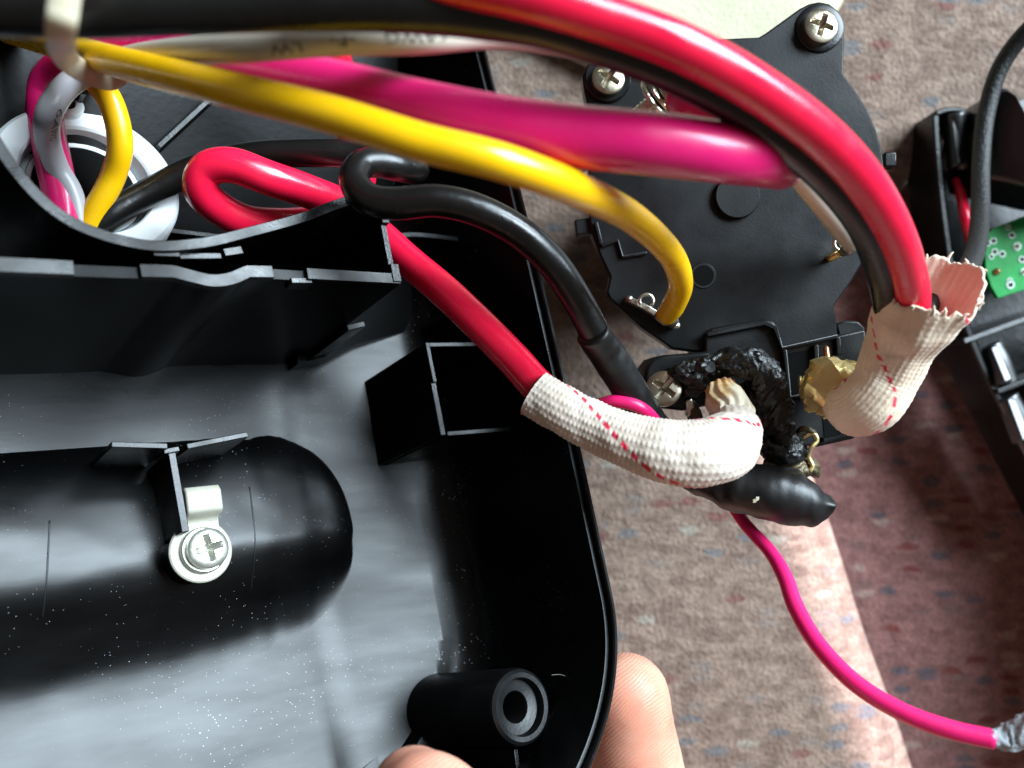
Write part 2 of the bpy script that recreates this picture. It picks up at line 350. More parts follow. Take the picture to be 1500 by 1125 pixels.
def phillips(name, ctr, n, rad, rot, mat, parent, dome=.26, height=.30, flange=0):
    """pan head with a cross recess: a polar height field"""
    X, Y, Z = basis(n); NR, NS = 34, 96; V = []; Fc = []
    def hgt(x, y):
        r2 = (x*x+y*y); d = height+dome*math.sqrt(max(0, 1-.93*r2))-dome*math.sqrt(.07)
        best = 9
        for a in (0, math.pi/2, math.pi, 1.5*math.pi):
            u = x*math.cos(a+rot)+y*math.sin(a+rot); w_ = -x*math.sin(a+rot)+y*math.cos(a+rot)
            if u > -.05: best = min(best, max(abs(w_)-(.155-.04*max(0, u)), u-.66))
        k = min(1, max(0, .5-best/.06)); k = k*k*(3-2*k)
        depth = .62*max(.25, 1-1.15*math.sqrt(r2))
        return d-k*depth
    V.append(Vector(ctr)+Z*(hgt(0, 0)*rad))
    for i in range(1, NR+1):
        for k in range(NS):
            th = 2*math.pi*k/NS; rr = i/NR; x, y = rr*math.cos(th), rr*math.sin(th)
            V.append(Vector(ctr)+X*(x*rad)+Y*(y*rad)+Z*(hgt(x, y)*rad))
    for k in range(NS): Fc.append((0, 1+k, 1+(k+1) % NS))
    for i in range(NR-1):
        for k in range(NS):
            a = 1+i*NS; b = a+NS; Fc.append((a+k, b+k, b+(k+1) % NS, a+(k+1) % NS))
    base = len(V)
    for k in range(NS):
        th = 2*math.pi*k/NS; V.append(Vector(ctr)+X*(.99*rad*math.cos(th))+Y*(.99*rad*math.sin(th))+Z*(-.3*rad))
    a = 1+(NR-1)*NS
    for k in range(NS): Fc.append((a+k, base+k, base+(k+1) % NS, a+(k+1) % NS))
    return mesh(name, V, Fc, mat, parent, True, 50)
def text_mesh(body, size):
    cu = bpy.data.curves.new('print', 'FONT'); cu.body = body; cu.size = size; cu.resolution_u = 3
    o = bpy.data.objects.new('print', cu); sc.collection.objects.link(o)
    dg = bpy.context.evaluated_depsgraph_get(); me = bpy.data.meshes.new_from_object(o.evaluated_get(dg))
    bm = bmesh.new(); bm.from_mesh(me); bmesh.ops.subdivide_edges(bm, edges=[e for e in bm.edges if e.calc_length() > size*.25], cuts=2, use_grid_fill=False)
    bmesh.ops.triangulate(bm, faces=bm.faces)
    V = [v.co.copy() for v in bm.verts]; bm.verts.index_update(); Fc = [tuple(v.index for v in f.verts) for f in bm.faces]; bm.free()
    bpy.data.objects.remove(o); bpy.data.curves.remove(cu); return V, Fc
def text_on_tube(name, tb, body, size, s0, ang0, mat, parent, flip=False, lift=.03, squash=1):
    c, fr, rr, ln = tb; V, Fc = text_mesh(body, size); out = []; m = len(c)
    for v in V:
        x, y = v.x*squash, v.y
        if flip: x, y = -x, -y
        s = min(max(s0+x, 0), ln-.01); i = s/ln*(m-1); j = min(int(i), m-2); f = i-j
        ctr = c[j].lerp(c[j+1], f); n = fr[j][1].lerp(fr[j+1][1], f); b = fr[j][2].lerp(fr[j+1][2], f); r = rr[j]+(rr[j+1]-rr[j])*f
        th = ang0-y/r; out.append(ctr+(n*math.cos(th)+b*math.sin(th))*(r+lift))
    return mesh(name, out, Fc, mat, parent, True)

# ================================================================== the setting: carpet with a folded edge
def carpet():
    px = [(1357, 1130), (1323, 1030), (1289, 930), (1258, 840), (1235, 770), (1212, 700), (1196, 640), (1196, 570), (1224, 480), (1262, 390), (1318, 300), (1390, 222), (1480, 165), (1600, 120), (1750, 80)]
    pts = [P(x, y, H) for x, y in px]; a = (pts[0]-pts[1]).normalized(); b = (pts[-1]-pts[-2]).normalized()
    pts = [pts[0]+a*330, pts[0]+a*180, pts[0]+a*60]+pts+[pts[-1]+b*80, pts[-1]+b*300]
    c, ln = cr(pts, 3.0); n = len(c)
    prof = [(-420, 0), (-330, 0), (-250, 0)]+[(-200+i*6, 0) for i in range(31)]+[(-17, 0), (-14, -.3), (-11, -.9), (-8.5, -1.7), (-6, -2.7), (-4, -3.8), (-2.4, -5.0), (-1.1, -6.6), (-.4, -8.6), (-.2, -11), (-.8, -14), (-3, -16.5), (-8, -17.2)]
    V = []; Fc = []; TH = []; m = len(prof)
    for i in range(n):
        t = (c[min(n-1, i+2)]-c[max(0, i-2)]); t.z = 0; t.normalize(); sd = Vector((t.y, -t.x, 0)); q = ln*i/(n-1)   # away from the upper sheet
        wv = .25*math.sin(q*.13+1)
        for (d, z) in prof:
            p = c[i]+sd*(d+wv); hh = 1.2*noise.noise(Vector((p.x*.02, p.y*.02, 3)))
            V.append(Vector((p.x, p.y, z-.9+hh))); TH.append(max(0, min(1, (d+20)/9))*max(0, min(1, (-2-p.y)/14)))  # second list: weight of the painted light along the rolled edge
    for i in range(n-1):
        for k in range(m-1): Fc.append((i*m+k, i*m+k+1, (i+1)*m+k+1, (i+1)*m+k))
    structure(mesh('carpet', V, Fc, 'carpet', None, True, 80, origin=(0, 0, 0), thread_or_light=TH))
    g = [-420, -330, -250]+[-200+i*8 for i in range(51)]+[250, 330, 420]; V = []; Fc = []
    for x in g:
        for y in g: V.append(Vector((x, y, -17.6+1.0*noise.noise(Vector((x*.02, y*.02, 9))))))
    m = len(g)
    for i in range(m-1):
        for k in range(m-1): Fc.append((i*m+k, i*m+k+1, (i+1)*m+k+1, (i+1)*m+k))
    structure(mesh('carpet_below_fold', V, Fc, 'carpet2', None, True, 80, origin=(0, 0, -17)))
carpet()
# cream cloth lying at the top
def cloth():
    out = [(640, -120), (900, -140), (1290, -120), (1262, -40), (1238, -4), (1228, 20), (1190, 60), (1120, 110), (1000, 122), (880, 92), (800, 52), (745, 24), (690, -20)]
    pts, _ = cr([P(x, y, H-6) for x, y in out]+[P(640, -120, H-6)], 5)
    ctr = sum(pts, Vector())/len(pts); V = []; Fc = []; n = len(pts)-1
    lv = [(1.0, -13), (1.006, -9), (1.0, -3), (.985, -.8), (.95, 0), (.8, .4), (.6, .2), (.35, .5), (.12, .3)]
    for sc_, dz in lv:
        for k in range(n):
            p = ctr+(pts[k]-ctr)*sc_; V.append(p+Vector((0, 0, dz+.7*noise.noise(Vector((p.x*.06, p.y*.06, 1))))))
    for i in range(len(lv)-1):
        for k in range(n): k2 = (k+1) % n; Fc.append((i*n+k, i*n+k2, (i+1)*n+k2, (i+1)*n+k))
    Fc.append(tuple((len(lv)-1)*n+k for k in range(n)))
    o = mesh('cream_cloth', V, Fc, 'cream', None, True, 70); tag(o, 'pale cream cloth lying on the carpet behind the round motor plate', 'cloth')
cloth()

# ================================================================== the tray-like black housing
hs = thing('plastic_housing', 'open black moulded plastic housing half held tilted, with ribs, screw posts and a white ring', 'housing', L(-50, 60, -47))
A0, A1, B0, B1, RC, DEEP = -106, 2.6, -25, 133, 29, -45
def rrect(inset, rc, nseg=22, bow=1.0):
    a0, a1, b0, b1 = A0+inset, A1-inset, B0+inset, B1-inset; out = []
    for (sx, sy, s0, rc_) in ((1, 0, -90, rc), (1, 1, 0, 10), (0, 1, 90, 10), (0, 0, 180, rc)):
        r = max(rc_-inset, 5); cx = a1-r if sx else a0+r; cy = b1-r if sy else b0+r-(26 if s0 == 180 else 0)
        for k in range(nseg+1):
            th = R(s0+90*k/nseg); out.append((cx+r*math.cos(th), cy+r*math.sin(th)-(7*(1-k/nseg)**3 if s0 == -90 else 0)))
        if s0 == -90:
            for k in range(1, 24):
                b = (b0+r)+(b1-b0-r-max(10-inset, 5))*k/24; out.append((a1+.9*math.sin(math.pi*k/24), b))
    return out
def dish(d, k): return k*(34-d) if d < 31 else (k*3*((37-d)/6)**2 if d < 37 else 0)   # the floor runs up towards the walls
def floor_c(a, b): return DEEP+dish(A1-a, .25)+dish(b-B0, .10)*max(0, min(1, (A1-a-14)/24))
def shell():
    prof = [(3.2, DEEP-2.2), (.9, DEEP+2), (.2, DEEP+8), (0, -3.2), (0, -.35), (.35, 0), (.85, 0), (1.1, -.3), (1.1, -1.5), (1.7, -1.6), (1.75, -2.2), (2.4, -18), (3.2, -30)]
    for k in range(1, 9):                      # fillet into the floor
        th = R(90*k/8); prof.append((3.4+9*(1-math.cos(th*.84)), -29.8-9.3*math.sin(th*.84)))
    for ins in (11.5, 13, 15): prof.append((ins, None))       # runs on under the floor sheet
    V = []; Fc = []; rings = [rrect(i, RC) for i, c in prof]; n = len(rings[0])
    for ring, (i, c) in zip(rings, prof):
        for (a, b) in ring: V.append(L(a, b, c if c is not None else floor_c(a, b)-.015))
    for i in range(len(prof)-1):
        for k in range(n): k2 = (k+1) % n; Fc.append((i*n+k, i*n+k2, (i+1)*n+k2, (i+1)*n+k))
    Fc.append(tuple(k for k in range(n)))
    return mesh('shell', V, Fc, 'shell', hs, True, 38)
shell()
def floor_sheet():
    ring = rrect(11.4, RC); n = len(ring)
    def inside(x, y):
        c = False; j = n-1
        for i in range(n):
            (xi, yi), (xj, yj) = ring[i], ring[j]
            if (yi > y) != (yj > y) and x < (xj-xi)*(y-yi)/(yj-yi)+xi: c = not c
            j = i
        return c
    ga = [A0+8+i*1.2 for i in range(int((A1-A0-12)/1.2))]; gb = [B0-38+i*1.2 for i in range(int((B1-B0+36)/1.2))]; V = []; Fc = []; idx = {}
    for i, a in enumerate(ga):
        for j, b in enumerate(gb):
            if inside(a, b): idx[i, j] = len(V); V.append(L(a, b, floor_c(a, b)))
    for (i, j) in idx:
        q = [(i, j), (i+1, j), (i+1, j+1), (i, j+1)]
        if all(k in idx for k in q): Fc.append(tuple(idx[k] for k in q))
    return mesh('tray_floor', V, Fc, 'shell', hs, True, 60)
floor_sheet()
def HP(px, py, c):
    d = P(px, py, 100)-Vector((0, 0, H)); t = (Nn.dot(HO)+c-Nn.z*H)/Nn.dot(d); return Vector((0, 0, H))+d*t
def lwall(name, pts, thick, ctop, cbot, mat='rib', parent=hs, bevel=.12):
    return strip(name, [L(a, b, ctop) for a, b in pts], thick, Nn*(cbot-ctop), mat, parent, bevel)
def smooth2(pts, step=1.0):
    c, _ = cr([Vector((a, b, 0)) for a, b in pts], step); return [(p.x, p.y) for p in c]
# lower partition: straight, with a shallow curved dip and two recessed notches
dip = smooth2([(-66, 61.8), (-63.5, 61.2), (-60.8, 60.75), (-58, 61.3), (-55.2, 62.6)], .8)
lwall('partition', [(-103, 61.4), (-79.5, 61.6), (-71, 61.75), (-66.8, 61.9)]+dip+[(-51.2, 62.8), (-45.4, 62.8), (-28.2, 62.9)], 1.9, -2.75, DEEP, mat='wallblack')
for pts, th in (([(-103, 61.4), (-79.5, 61.6)], 2.1), ([(-71, 61.75), (-66.8, 61.9)]+dip+[(-51.2, 62.8)], 2.0), ([(-45.5, 62.85), (-28.2, 62.9)], 1.92)):
    lwall('partition_lip', pts, th, -1.8, -3.1, bevel=.08)
lwall('latch_hook', [(-48.2, 61.7), (-44.6, 61.9)], 1.0, -2.3, -5)
# curved upper wall round the white ring
arc = smooth2([(-91, 100), (-89.5, 86), (-85.5, 75.5), (-79.5, 68.6), (-70.5, 65.8), (-62, 66.7), (-54, 69.3), (-45, 72.6), (-39, 75.4), (-35.5, 76.9)], 1.2)
lwall('curved_wall', arc, 1.7, -1.8, DEEP)
lwall('curved_wall_end', [(-36, 76.9), (-29, 77.0)], 1.6, -1.4, DEEP)
lwall('end_wall', [(-29.1, 77.6), (-29.0, 73.2)], 1.5, -1.5, DEEP)
lwall('end_wall', [(-29.2, 73.3), (-29.2, 65.5)], 1.2, -2.2, DEEP)
lwall('end_wall', [(-28.9, 65.6), (-28.9, 62.2)], 1.7, -1.6, DEEP)
lwall('notch_lip', [(-68.8, 65.0), (-65, 65.1)], 1.3, -2.3, -30)
lwall('notch_lip', [(-64.9, 64.9), (-58.6, 65.4)], 1.0, -2.9, -30)
lwall('notch_lip', [(-58.4, 65.7), (-55.4, 66.4)], 1.3, -2.3, -30)
# ribs on the right inside
lwall('rib', smooth2([(-17, 78.6), (-14.5, 80.6), (-11, 81.4), (-6, 81.6), (2, 81.4)], .8), 1.1, -20, DEEP)
lwall('rib', [(-28.4, 61.4), (-24.5, 62.3)], 1.1, -22, DEEP)
lwall('rib', [(-2.2, 66.1), (2.2, 65.7)], 1.3, -20, DEEP)
# box pocket by the right wall
lwall('pocket_wall', [(-15.2, 56.4), (-15.2, 48.4)], .9, -16, DEEP)
lwall('pocket_wall', [(-15.2, 48.5), (-15.3, 38.0)], 1.2, -16.6, DEEP)
lwall('pocket_wall', [(-14.7, 56.0), (1.0, 56.2)], .9, -16.2, DEEP)
lwall('pocket_wall', [(-14.6, 38.2), (1.0, 38.2)], .9, -16.3, DEEP)
# sloping inner floor of the upper compartment, radial ribs and the white ring standing on it
SL = .46
def upc(b): return DEEP-3+SL*(b-72)
UN = (Nn-Vv*SL).normalized()
prism('inner_floor', [L(a, b, upc(b)) for a, b in [(-103.5, 66), (-60, 64.5), (-31, 64.5), (-20, 84), (-3, 84), (-3, 130.5), (-103.5, 130.5)]], Nn*-4, 'wallblack', hs, 0)
prism('inner_floor', [L(a, b, DEEP+4.5+.34*(b-60)) for a, b in [(-30.6, 60.3), (-25, 60.8), (-17, 64.2), (-3, 67.2), (-3, 84.3), (-20, 84.3), (-30.6, 70)]], Nn*-6, 'wallblack', hs, 0)
def rrib(p, q, t=1.0, up=3.0): return strip('radial_rib', [L(*p, upc(p[1])+up), L(*q, upc(q[1])+up)], t, Nn*-(up+1), 'rib', hs, .12)
RP = HP(131, 262, -31); RN = (Nn+Vv*.10).normalized(); RA, RB = (RP-HO).dot(Uu), (RP-HO).dot(Vv)
rrib((RA-13.5, RB+10), (-97, RB+25)); rrib((RA+13, RB+9), (RA+26, RB+22)); rrib((RA+15, RB-5), (RA+31, RB-5.5)); rrib((RA, RB+15.5), (RA, 130))
rg = lathe('collar_ring', RP, RN, [(r*.945, h-4.8) for r, h in [(8.9, -8), (8.9, 1.6), (9.2, 1.9), (9.9, 2.0), (10.1, 1.7), (10.1, .6), (11.2, .5), (11.3, 4.3), (11.7, 4.8), (15.5, 4.8), (16.2, 4.3), (16.5, 3.5), (16.5, -12)]], 'ring', hs, 96, 35, x=Uu)
lathe('bore', RP-RN*3.1, RN, [(9.6, 0), (9.6, .08), (.01, .1)], 'void', rg, 64)
lathe('ring_lug', RP+Vv*15.2-Uu*2.2-RN*6, RN, [(3.0, -6), (3.0, 5.0), (2.7, 5.5), (1.5, 5.5), (1.4, 4)], 'ring', rg, 32)
# the long smooth bulge on the floor
def bulge():
    na, nb = 90, 72; V = []; Fc = []; aL, aR = -105.0, -23.6; hh = 6.2
    def height(a, y):                          # y in -1..1 across
        q = max(0., (a-(aR-17))/17); q = min(1, q)
        e = math.sqrt(max(0, 1-q**2.4))
        return e
    bc = 26.5
    for i in range(na+1):
        a = aL+(aR-aL)*(1-(1-i/na)**1.7)
        e = height(a, 0)
        for k in range(nb+1):
            y = -1+2*k/nb; wdt = (20.5 if y > 0 else 22.0+7*min(1, max(0, (-32-a)/30)))
            wob = 1+(.05*noise.noise(Vector((a*.13, 2, k*.0)))+.02*noise.noise(Vector((a*.4, 7, 0))))*min(1, max(0, (a+62)/20))
            b = bc+y*wdt*(.12+.88*e)*wob
            z = hh*(max(0, 1-abs(y)**2.1))**.62*(e**.8) if y > 0 else hh*((.5+.5*math.cos(math.pi*min(1, abs(y))))**2)*(e**.8)
            z += .10*noise.noise(Vector((a*.2, b*.2, 4)))*(1-y*y)*e
            V.append(L(a, b, floor_c(a, b)-.05+z))
    for i in range(na):
        for k in range(nb): p = i*(nb+1)+k; Fc.append((p, p+1, p+nb+2, p+nb+1))
    return mesh('handle_bulge', V, Fc, 'shell', hs, True, 70)
bulge()
def bz(a, b):                                  # bulge surface height
    y = (b-26.5)/(20.5 if b > 26.5 else 22.0+7*min(1, max(0, (-32-a)/30))); e = math.sqrt(max(0, 1-min(1, max(0., (a+40.6)/17))**2.4)); y = max(-1, min(1, y))
    return DEEP-.1+floor_c(a, b)-DEEP+(6.2*(max(0, 1-abs(y)**2.1))**.62 if y > 0 else 6.2*((.5+.5*math.cos(math.pi*min(1, abs(y))))**2))*e**.8
for pts in (((-44.6, 36), (-45.0, 30), (-45.3, 26), (-45.9, 21), (-46.2, 17.5)), ((-78.2, 34), (-79.0, 28), (-79.8, 22), (-80.2, 19))):
    tube('mould_seam', [L(a, b, bz(a, b)-.02) for a, b in smooth2(pts, .7)], .16, 'crack', hs, .6, 8)
# T rib, post, clip and screw
lwall('t_rib', [(-70.6, 43.2), (-62.0, 42.3)], .95, -28, DEEP)
lwall('t_rib', [(-58.9, 42.0), (-48.2, 43.4)], .95, -28, DEEP)
lwall('stem_rib', [(-61.1, 41.4), (-60.5, 28)], 1.25, -29.2, DEEP)
lwall('stem_cap', [(-62.5, 41.6), (-59.9, 41.9)], .9, -28.8, -34)
PC = L(-57.3, 24.9, -33.4)
lathe('screw_post', L(-57.3, 24.9, -39), Nn, [(4.6, -1), (4.5, 5.2), (4.2, 5.6), (1.5, 5.6)], 'rib', hs, 48)
cl = lathe('clip_washer', PC, Nn, [(1.4, 0), (5.0, 0), (5.25, .25), (5.25, .75), (5.0, 1.0), (1.4, 1.0)], 'clip', hs, 56)
def clip_tab():
    # a strap folded up from the washer into a rounded loop
    sec = []; wdt = 6.0
    prof = [(2.6, .0), (2.6, 1.0), (5.0, 1.2), (5.6, 2.0), (5.7, 3.4), (6.3, 4.2), (9.6, 4.3), (10.5, 3.6), (10.6, .6), (9.7, .1), (6, -.6)]
    V = []; Fc = []; n = len(prof); xs = (-3.0, -2.7, 2.7, 3.0)
    for x in xs:
        ins = .25 if abs(x) > 2.9 else 0
        cx = sum(p[0] for p in prof)/n; cz = sum(p[1] for p in prof)/n
        for (y, z) in prof:
            yy = y+(cx-y)*ins*.18; zz = z+(cz-z)*ins*.18
            V.append(PC+Uu*(x+.05*(-1)+.6)+Vv*yy+Nn*zz)
    for i in range(3):
        for k in range(n): k2 = (k+1) % n; Fc.append((i*n+k, i*n+k2, (i+1)*n+k2, (i+1)*n+k))
    Fc += [tuple(range(n)), tuple(3*n+k for k in range(n))]
    return mesh('clip_tab', V, Fc, 'clip', cl, True, 40, bevel=.35, segs=3)
clip_tab()
lathe('screw_collar', PC+Nn*1.0+Uu*.2, Nn, [(1, 0), (3.75, 0), (3.85, .2), (3.85, .75), (3.6, .95), (1, .95)], 'screw_pale', hs, 48)
phillips('screw', PC+Nn*2.6+Uu*.35, Nn, 3.35, .42, 'screw_pale', hs)
# tall hollow post in the lower corner and its web
BC = L(-12.6, -12.2, DEEP)
lathe('hollow_post', BC, Nn, [(6.9, -.5), (6.7, 12), (6.55, 30.6), (6.25, 31.6), (5.7, 32), (4.9, 31.9), (4.7, 31.3), (4.6, 30.2), (2.75, 29.9), (2.55, 29.5), (2.4, 12), (.01, 12)], 'motor_edge', hs, 72, 28, x=Uu)
lwall('post_web', [(-13.6, -19.0), (-14.2, -24.2)], .9, -16, DEEP)
tube('stray_fibre', [L(-5.5, -8.5, -12), L(-3.5, -9, -11.6), L(-1.8, -10.6, -11), L(-1.0, -12.8, -10.6)], .05, 'fibre', hs, .4, 6)
for px, py in ((660, 958), (663, 948), (566, 838), (638, 850), (662, 855), (640, 1003)):
    r = (P(px, py, 1)-P(0, 0, 0)); d = P(px, py, 100)-Vector((0, 0, H)); t = (Nn.dot(HO)+DEEP+.05-Nn.z*H)/Nn.dot(d); q = Vector((0, 0, H))+d*t
    lathe('debris_fleck', q, Nn, [(.55, 0), (.5, .25), (.2, .4), (.01, .4)], 'char', hs, 9, 80, disp=lambda th, r_, h: .18*math.sin(th*3+px))

# ================================================================== round motor / switch unit
mt = thing('switch_motor', 'round matt black plastic motor unit with two eared screw lugs and a burnt terminal', 'motor', P(1080, 330, 221))
D = 160.0
body_c = Vector((46, 42, 0))
lathe('motor_body', Vector((46, 42, 1.0)), (0, 0, 1), [(18, 0), (19.5, 1), (20, 3), (20.5, H-D-8), (22, H-D-5)], 'motor', mt, 64)
outl = [(1172, 12), (1186, 5), (1200, 2), (1215, 5), (1228, 15), (1236, 32), (1237, 60), (1236, 108), (1252, 130), (1270, 158), (1284, 190), (1293, 222), (1297, 262), (1294, 300), (1284, 340), (1268, 378), (1248, 412), (1222, 448), (1226, 470), (1228, 500), (1200, 560), (1120, 600), (1040, 560), (1030, 516), (985, 511), (940, 480), (893, 437), (889, 428), (894, 405), (880, 376), (866, 340), (861, 300), (862, 250), (866, 200), (864, 168), (856, 135), (853, 112), (860, 94), (874, 86), (892, 84), (912, 88), (927, 97), (945, 96), (985, 72), (1020, 62), (1050, 57), (1085, 55), (1112, 54), (1122, 48)]
fp = prism('face_plate', [P(x, y, D) for x, y in outl], (0, 0, -4), 'motor', mt, .35)
# lug collars
lathe('lug_collar', P(890, 117, D), (0, 0, 1), [(3.0, 0), (4.35, 0), (4.35, .5), (4.1, .8), (3.0, .8)], 'motor_edge', fp, 48)
lathe('lug_collar', P(1200, 42, D), (0, 0, 1), [(3.0, 0), (4.5, 0), (4.5, .4), (4.2, .6), (3.0, .6)], 'motor_edge', fp, 48)
phillips('screw', P(890, 117, D-1.2), (.08, .05, 1), 3.05, 1.05, 'screw', mt)
phillips('screw', P(1200, 41, D-1.2), (.08, .05, 1), 3.2, 1.25, 'screw', mt)
lathe('raised_disc', P(1078, 289, D), (0, 0, 1), [(4.2, -.2), (4.2, 1.1), (4.0, 1.4), (.01, 1.4)], 'motor', fp, 48)
lathe('round_hole', P(1030, 404, D-.05), (0, 0, 1), [(2.0, .12), (2.0, .0), (1.75, -.05), (1.75, -.02), (.01, -.02)], 'void', fp, 32)
lathe('hole_rim', P(1030, 404, D), (0, 0, 1), [(1.95, -.1), (1.95, .22), (2.3, .22), (2.5, -.1)], 'motor_edge', fp, 40)
strip('side_tab', [P(1296, 233, D+1), P(1314, 233, D+1)], 2.8, (0, 0, -3), 'motor_edge', fp, .3)
strip('side_tab', [P(843, 333, D+1), P(866, 330, D+1)], 3.0, (0, 0, -3), 'motor_edge', fp, .3)
strip('moulded_step', [P(873, 325, D-.8), P(881, 358, D-.8)], .7, (0, 0, -1), 'motor_edge', fp, .15)
strip('moulded_step', [P(881, 360, D-.8), P(905, 352, D-.8), P(912, 376, D-.8), P(948, 370, D-.8)], .6, (0, 0, -1), 'motor_edge', fp, .15)
# terminals on the plate
tt = strip('terminal_tab', [P(918, 436, D-2.2), P(950, 452, D-2.2), P(992, 478, D-2.2)], 1.1, (0, 0, -2.5), 'tin', mt, .2)
tube('terminal_eyelet', [P(947+10*math.cos(R(a)), 441+10*math.sin(R(a)), D-3.0) for a in range(150, 420, 15)], .33, 'tin', mt, .3, 10)
lathe('terminal_pin', P(922, 438, D-2.6), (0, 0, 1), [(.6, -.5), (.6, .3), (.35, .6), (.01, .7)], 'tin', mt, 16)
lathe('terminal_pin', P(990, 477, D-2.6), (0, 0, 1), [(.7, -.5), (.7, .4), (.4, .7), (.01, .8)], 'tin', mt, 16)
strip('terminal_tab', [P(1218, 378, D-2.2), P(1236, 366, D-2.2), P(1252, 352, D-2.2)], 1.2, (0, 0, -2.5), 'brass', mt, .2)
tube('terminal_eyelet', [P(1232+10*math.cos(R(a)), 357+10*math.sin(R(a)), D-3.4) for a in range(60, 350, 15)], .33, 'tin', mt, .3, 10)
tube('terminal_pin', TP((1216, 380, D-2), (1230, 372, D-3.5)), .55, 'brass', mt, .4, 10)
# bolt stack under the magenta lead
bx = Vector((.62, .42, .55))
bp = P(962, 147, 146)
tube('terminal_stud', [bp-bx.normalized()*22, bp-bx.normalized()*10, bp+bx.normalized()*3.4], 1.5, 'tin', mt, .25, 20, disp=lambda s, th, p, ln: .14*math.sin(2*math.pi*s/.8+th))
lathe('terminal_washer', bp, bx, [(1.2, 0), (4.1, 0), (4.3, .2), (4.3, .7), (4.1, .9), (1.2, .9)], 'tin', mt, 40)
lathe('terminal_washer', bp+bx.normalized()*1.2, bx, [(1.2, 0), (3.9, 0), (4.1, .2), (4.1, .6), (3.9, .8), (1.2, .8)], 'tin', mt, 40)
lathe('terminal_nut', bp+bx.normalized()*2.2, bx, [(1.0, 0), (3.1, 0), (3.2, .2), (3.2, 1.4), (2.8, 1.7), (1.0, 1.7)], 'screw', mt, 6, 20)
# base block with sockets
blk = [(1034, 488), (1044, 480), (1085, 473), (1120, 467), (1134, 471), (1141, 482), (1146, 506), (1200, 497), (1268, 482), (1270, 500), (1262, 560), (1257, 638), (1250, 643), (1197, 655), (1150, 650), (1085, 625), (1040, 570), (1032, 520)]
tbk = prism('terminal_block', [P(x, y, D-1.6) for x, y in blk], (0, 0, -16), 'motor_edge', mt, .4)
prism('block_ear', [P(x, y, D+1.5) for x, y in [(1224, 474), (1238, 469), (1258, 470), (1268, 480), (1268, 500), (1230, 498)]], (0, 0, -10), 'motor_edge', mt, .4)
lug = [(943, 556), (947, 538), (957, 525), (972, 520), (1010, 517), (1040, 514), (1060, 530), (1060, 590), (1000, 602), (965, 598), (950, 585), (943, 570)]
prism('terminal_lug', [P(x, y, D-4.0) for x, y in lug], (0, 0, -12), 'motor_edge', mt, .6)
for pts in ([(1036, 490), (1120, 473), (1136, 480), (1146, 510), (1228, 492)], [(1150, 512), (1157, 582), (1196, 576)], [(1196, 505), (1199, 578)], [(1228, 493), (1230, 520)], [(1206, 645), (1252, 634), (1256, 560)]):
    strip('socket_rib', [P(x, y, D-2.9) for x, y in pts], .9, (0, 0, -1.6), 'motor_edge', tbk, .2)
prism('socket_floor', [P(x, y, D-1.75) for x, y in [(1153, 518), (1194, 510), (1196, 572), (1158, 577)]], (0, 0, -.3), 'void', tbk, 0)
prism('socket_floor', [P(x, y, D-1.75) for x, y in [(1204, 600), (1246, 590), (1248, 632), (1208, 641)]], (0, 0, -.3), 'void', tbk, 0)
phillips('screw', P(972, 570, D-5.2), (-.1, .15, 1), 3.2, .9, 'screw', mt)
# charred plastic arch over the burnt terminal
def lump(amp, f1, seed):
    def d(s, th, p, ln):
        q = Vector((p.x+math.cos(th)*2.5, p.y+math.sin(th)*2.5, p.z+seed)); return amp*(noise.noise(q*f1)+.6*noise.noise(q*f1*2.3)+.35*noise.noise(q*f1*5.1)+.22*noise.noise(q*f1*11))
    return d
tube('charred_arch', TP((1044, 538, D-6), (1072, 530, D-7.5), (1102, 534, D-8), (1122, 552, D-8), (1132, 582, D-7.5), (1140, 612, D-7), (1148, 640, D-6), (1150, 662, D-4.5)), [2.2, 2.7, 3.0, 3.0, 2.7, 2.5, 2.3, 1.6], 'char', mt, .22, 56, disp=lump(.8, .45, 3))
tube('charred_clump', TP((984, 548, D-5), (1004, 546, D-6.5), (1024, 542, D-7), (1046, 536, D-7), (1062, 540, D-6.5)), [1.2, 2.3, 2.5, 2.2, 1.2], 'char', mt, .22, 48, disp=lump(.95, .5, 8))
tube('charred_clump', TP((1000, 560, D-4), (1012, 566, D-5), (1022, 562, D-5.5), (1036, 556, D-6)), [1.3, 1.9, 1.7, 1.0], 'char', mt, .25, 40, disp=lump(.7, .6, 15))
tube('charred_clump', TP((1090, 560, D-4), (1108, 585, D-4.5), (1118, 615, D-4.5), (1124, 645, D-4)), [1.2, 2.0, 2.0, 1.4], 'char', mt, .3, 36, disp=lump(.6, .5, 21))
lathe('vent_hole', P(1040, 538, D-9.1), (0, .2, 1), [(1.1, .0), (.95, .15), (.01, .1)], 'crack', mt, 24)
tube('sooty_contact', TP((1012, 590, D-4), (1016, 606, D-5), (1022, 618, D-5)), [1.0, 1.4, 1.2], 'soot', mt, .3, 24, disp=lump(.3, .7, 4))
prism('contact_plate', [P(x, y, D-6) for x, y in [(1004, 588), (1014, 582), (1020, 604), (1008, 612)]], (0, 0, -3), 'tin', mt, .3)
tube('sooty_contact', TP((1120, 650, D-5), (1148, 664, D-6), (1176, 656, D-5.5)), [2.0, 2.4, 1.8], 'char', mt, .3, 32, disp=lump(.6, .5, 31))
tube('sooty_contact', TP((1118, 684, D-4), (1150, 690, D-5), (1182, 684, D-4.5), (1198, 694, D-3.5)), [1.6, 1.9, 1.6, .9], 'soot', mt, .3, 32, disp=lump(.6, .55, 37))
tube('spring_wire', TP((1176, 640, D-6), (1190, 634, D-7), (1197, 645, D-7), (1188, 656, D-7), (1184, 668, D-6), (1190, 682, D-6), (1186, 690, D-6)), .42, 'brass', mt, .4, 10)
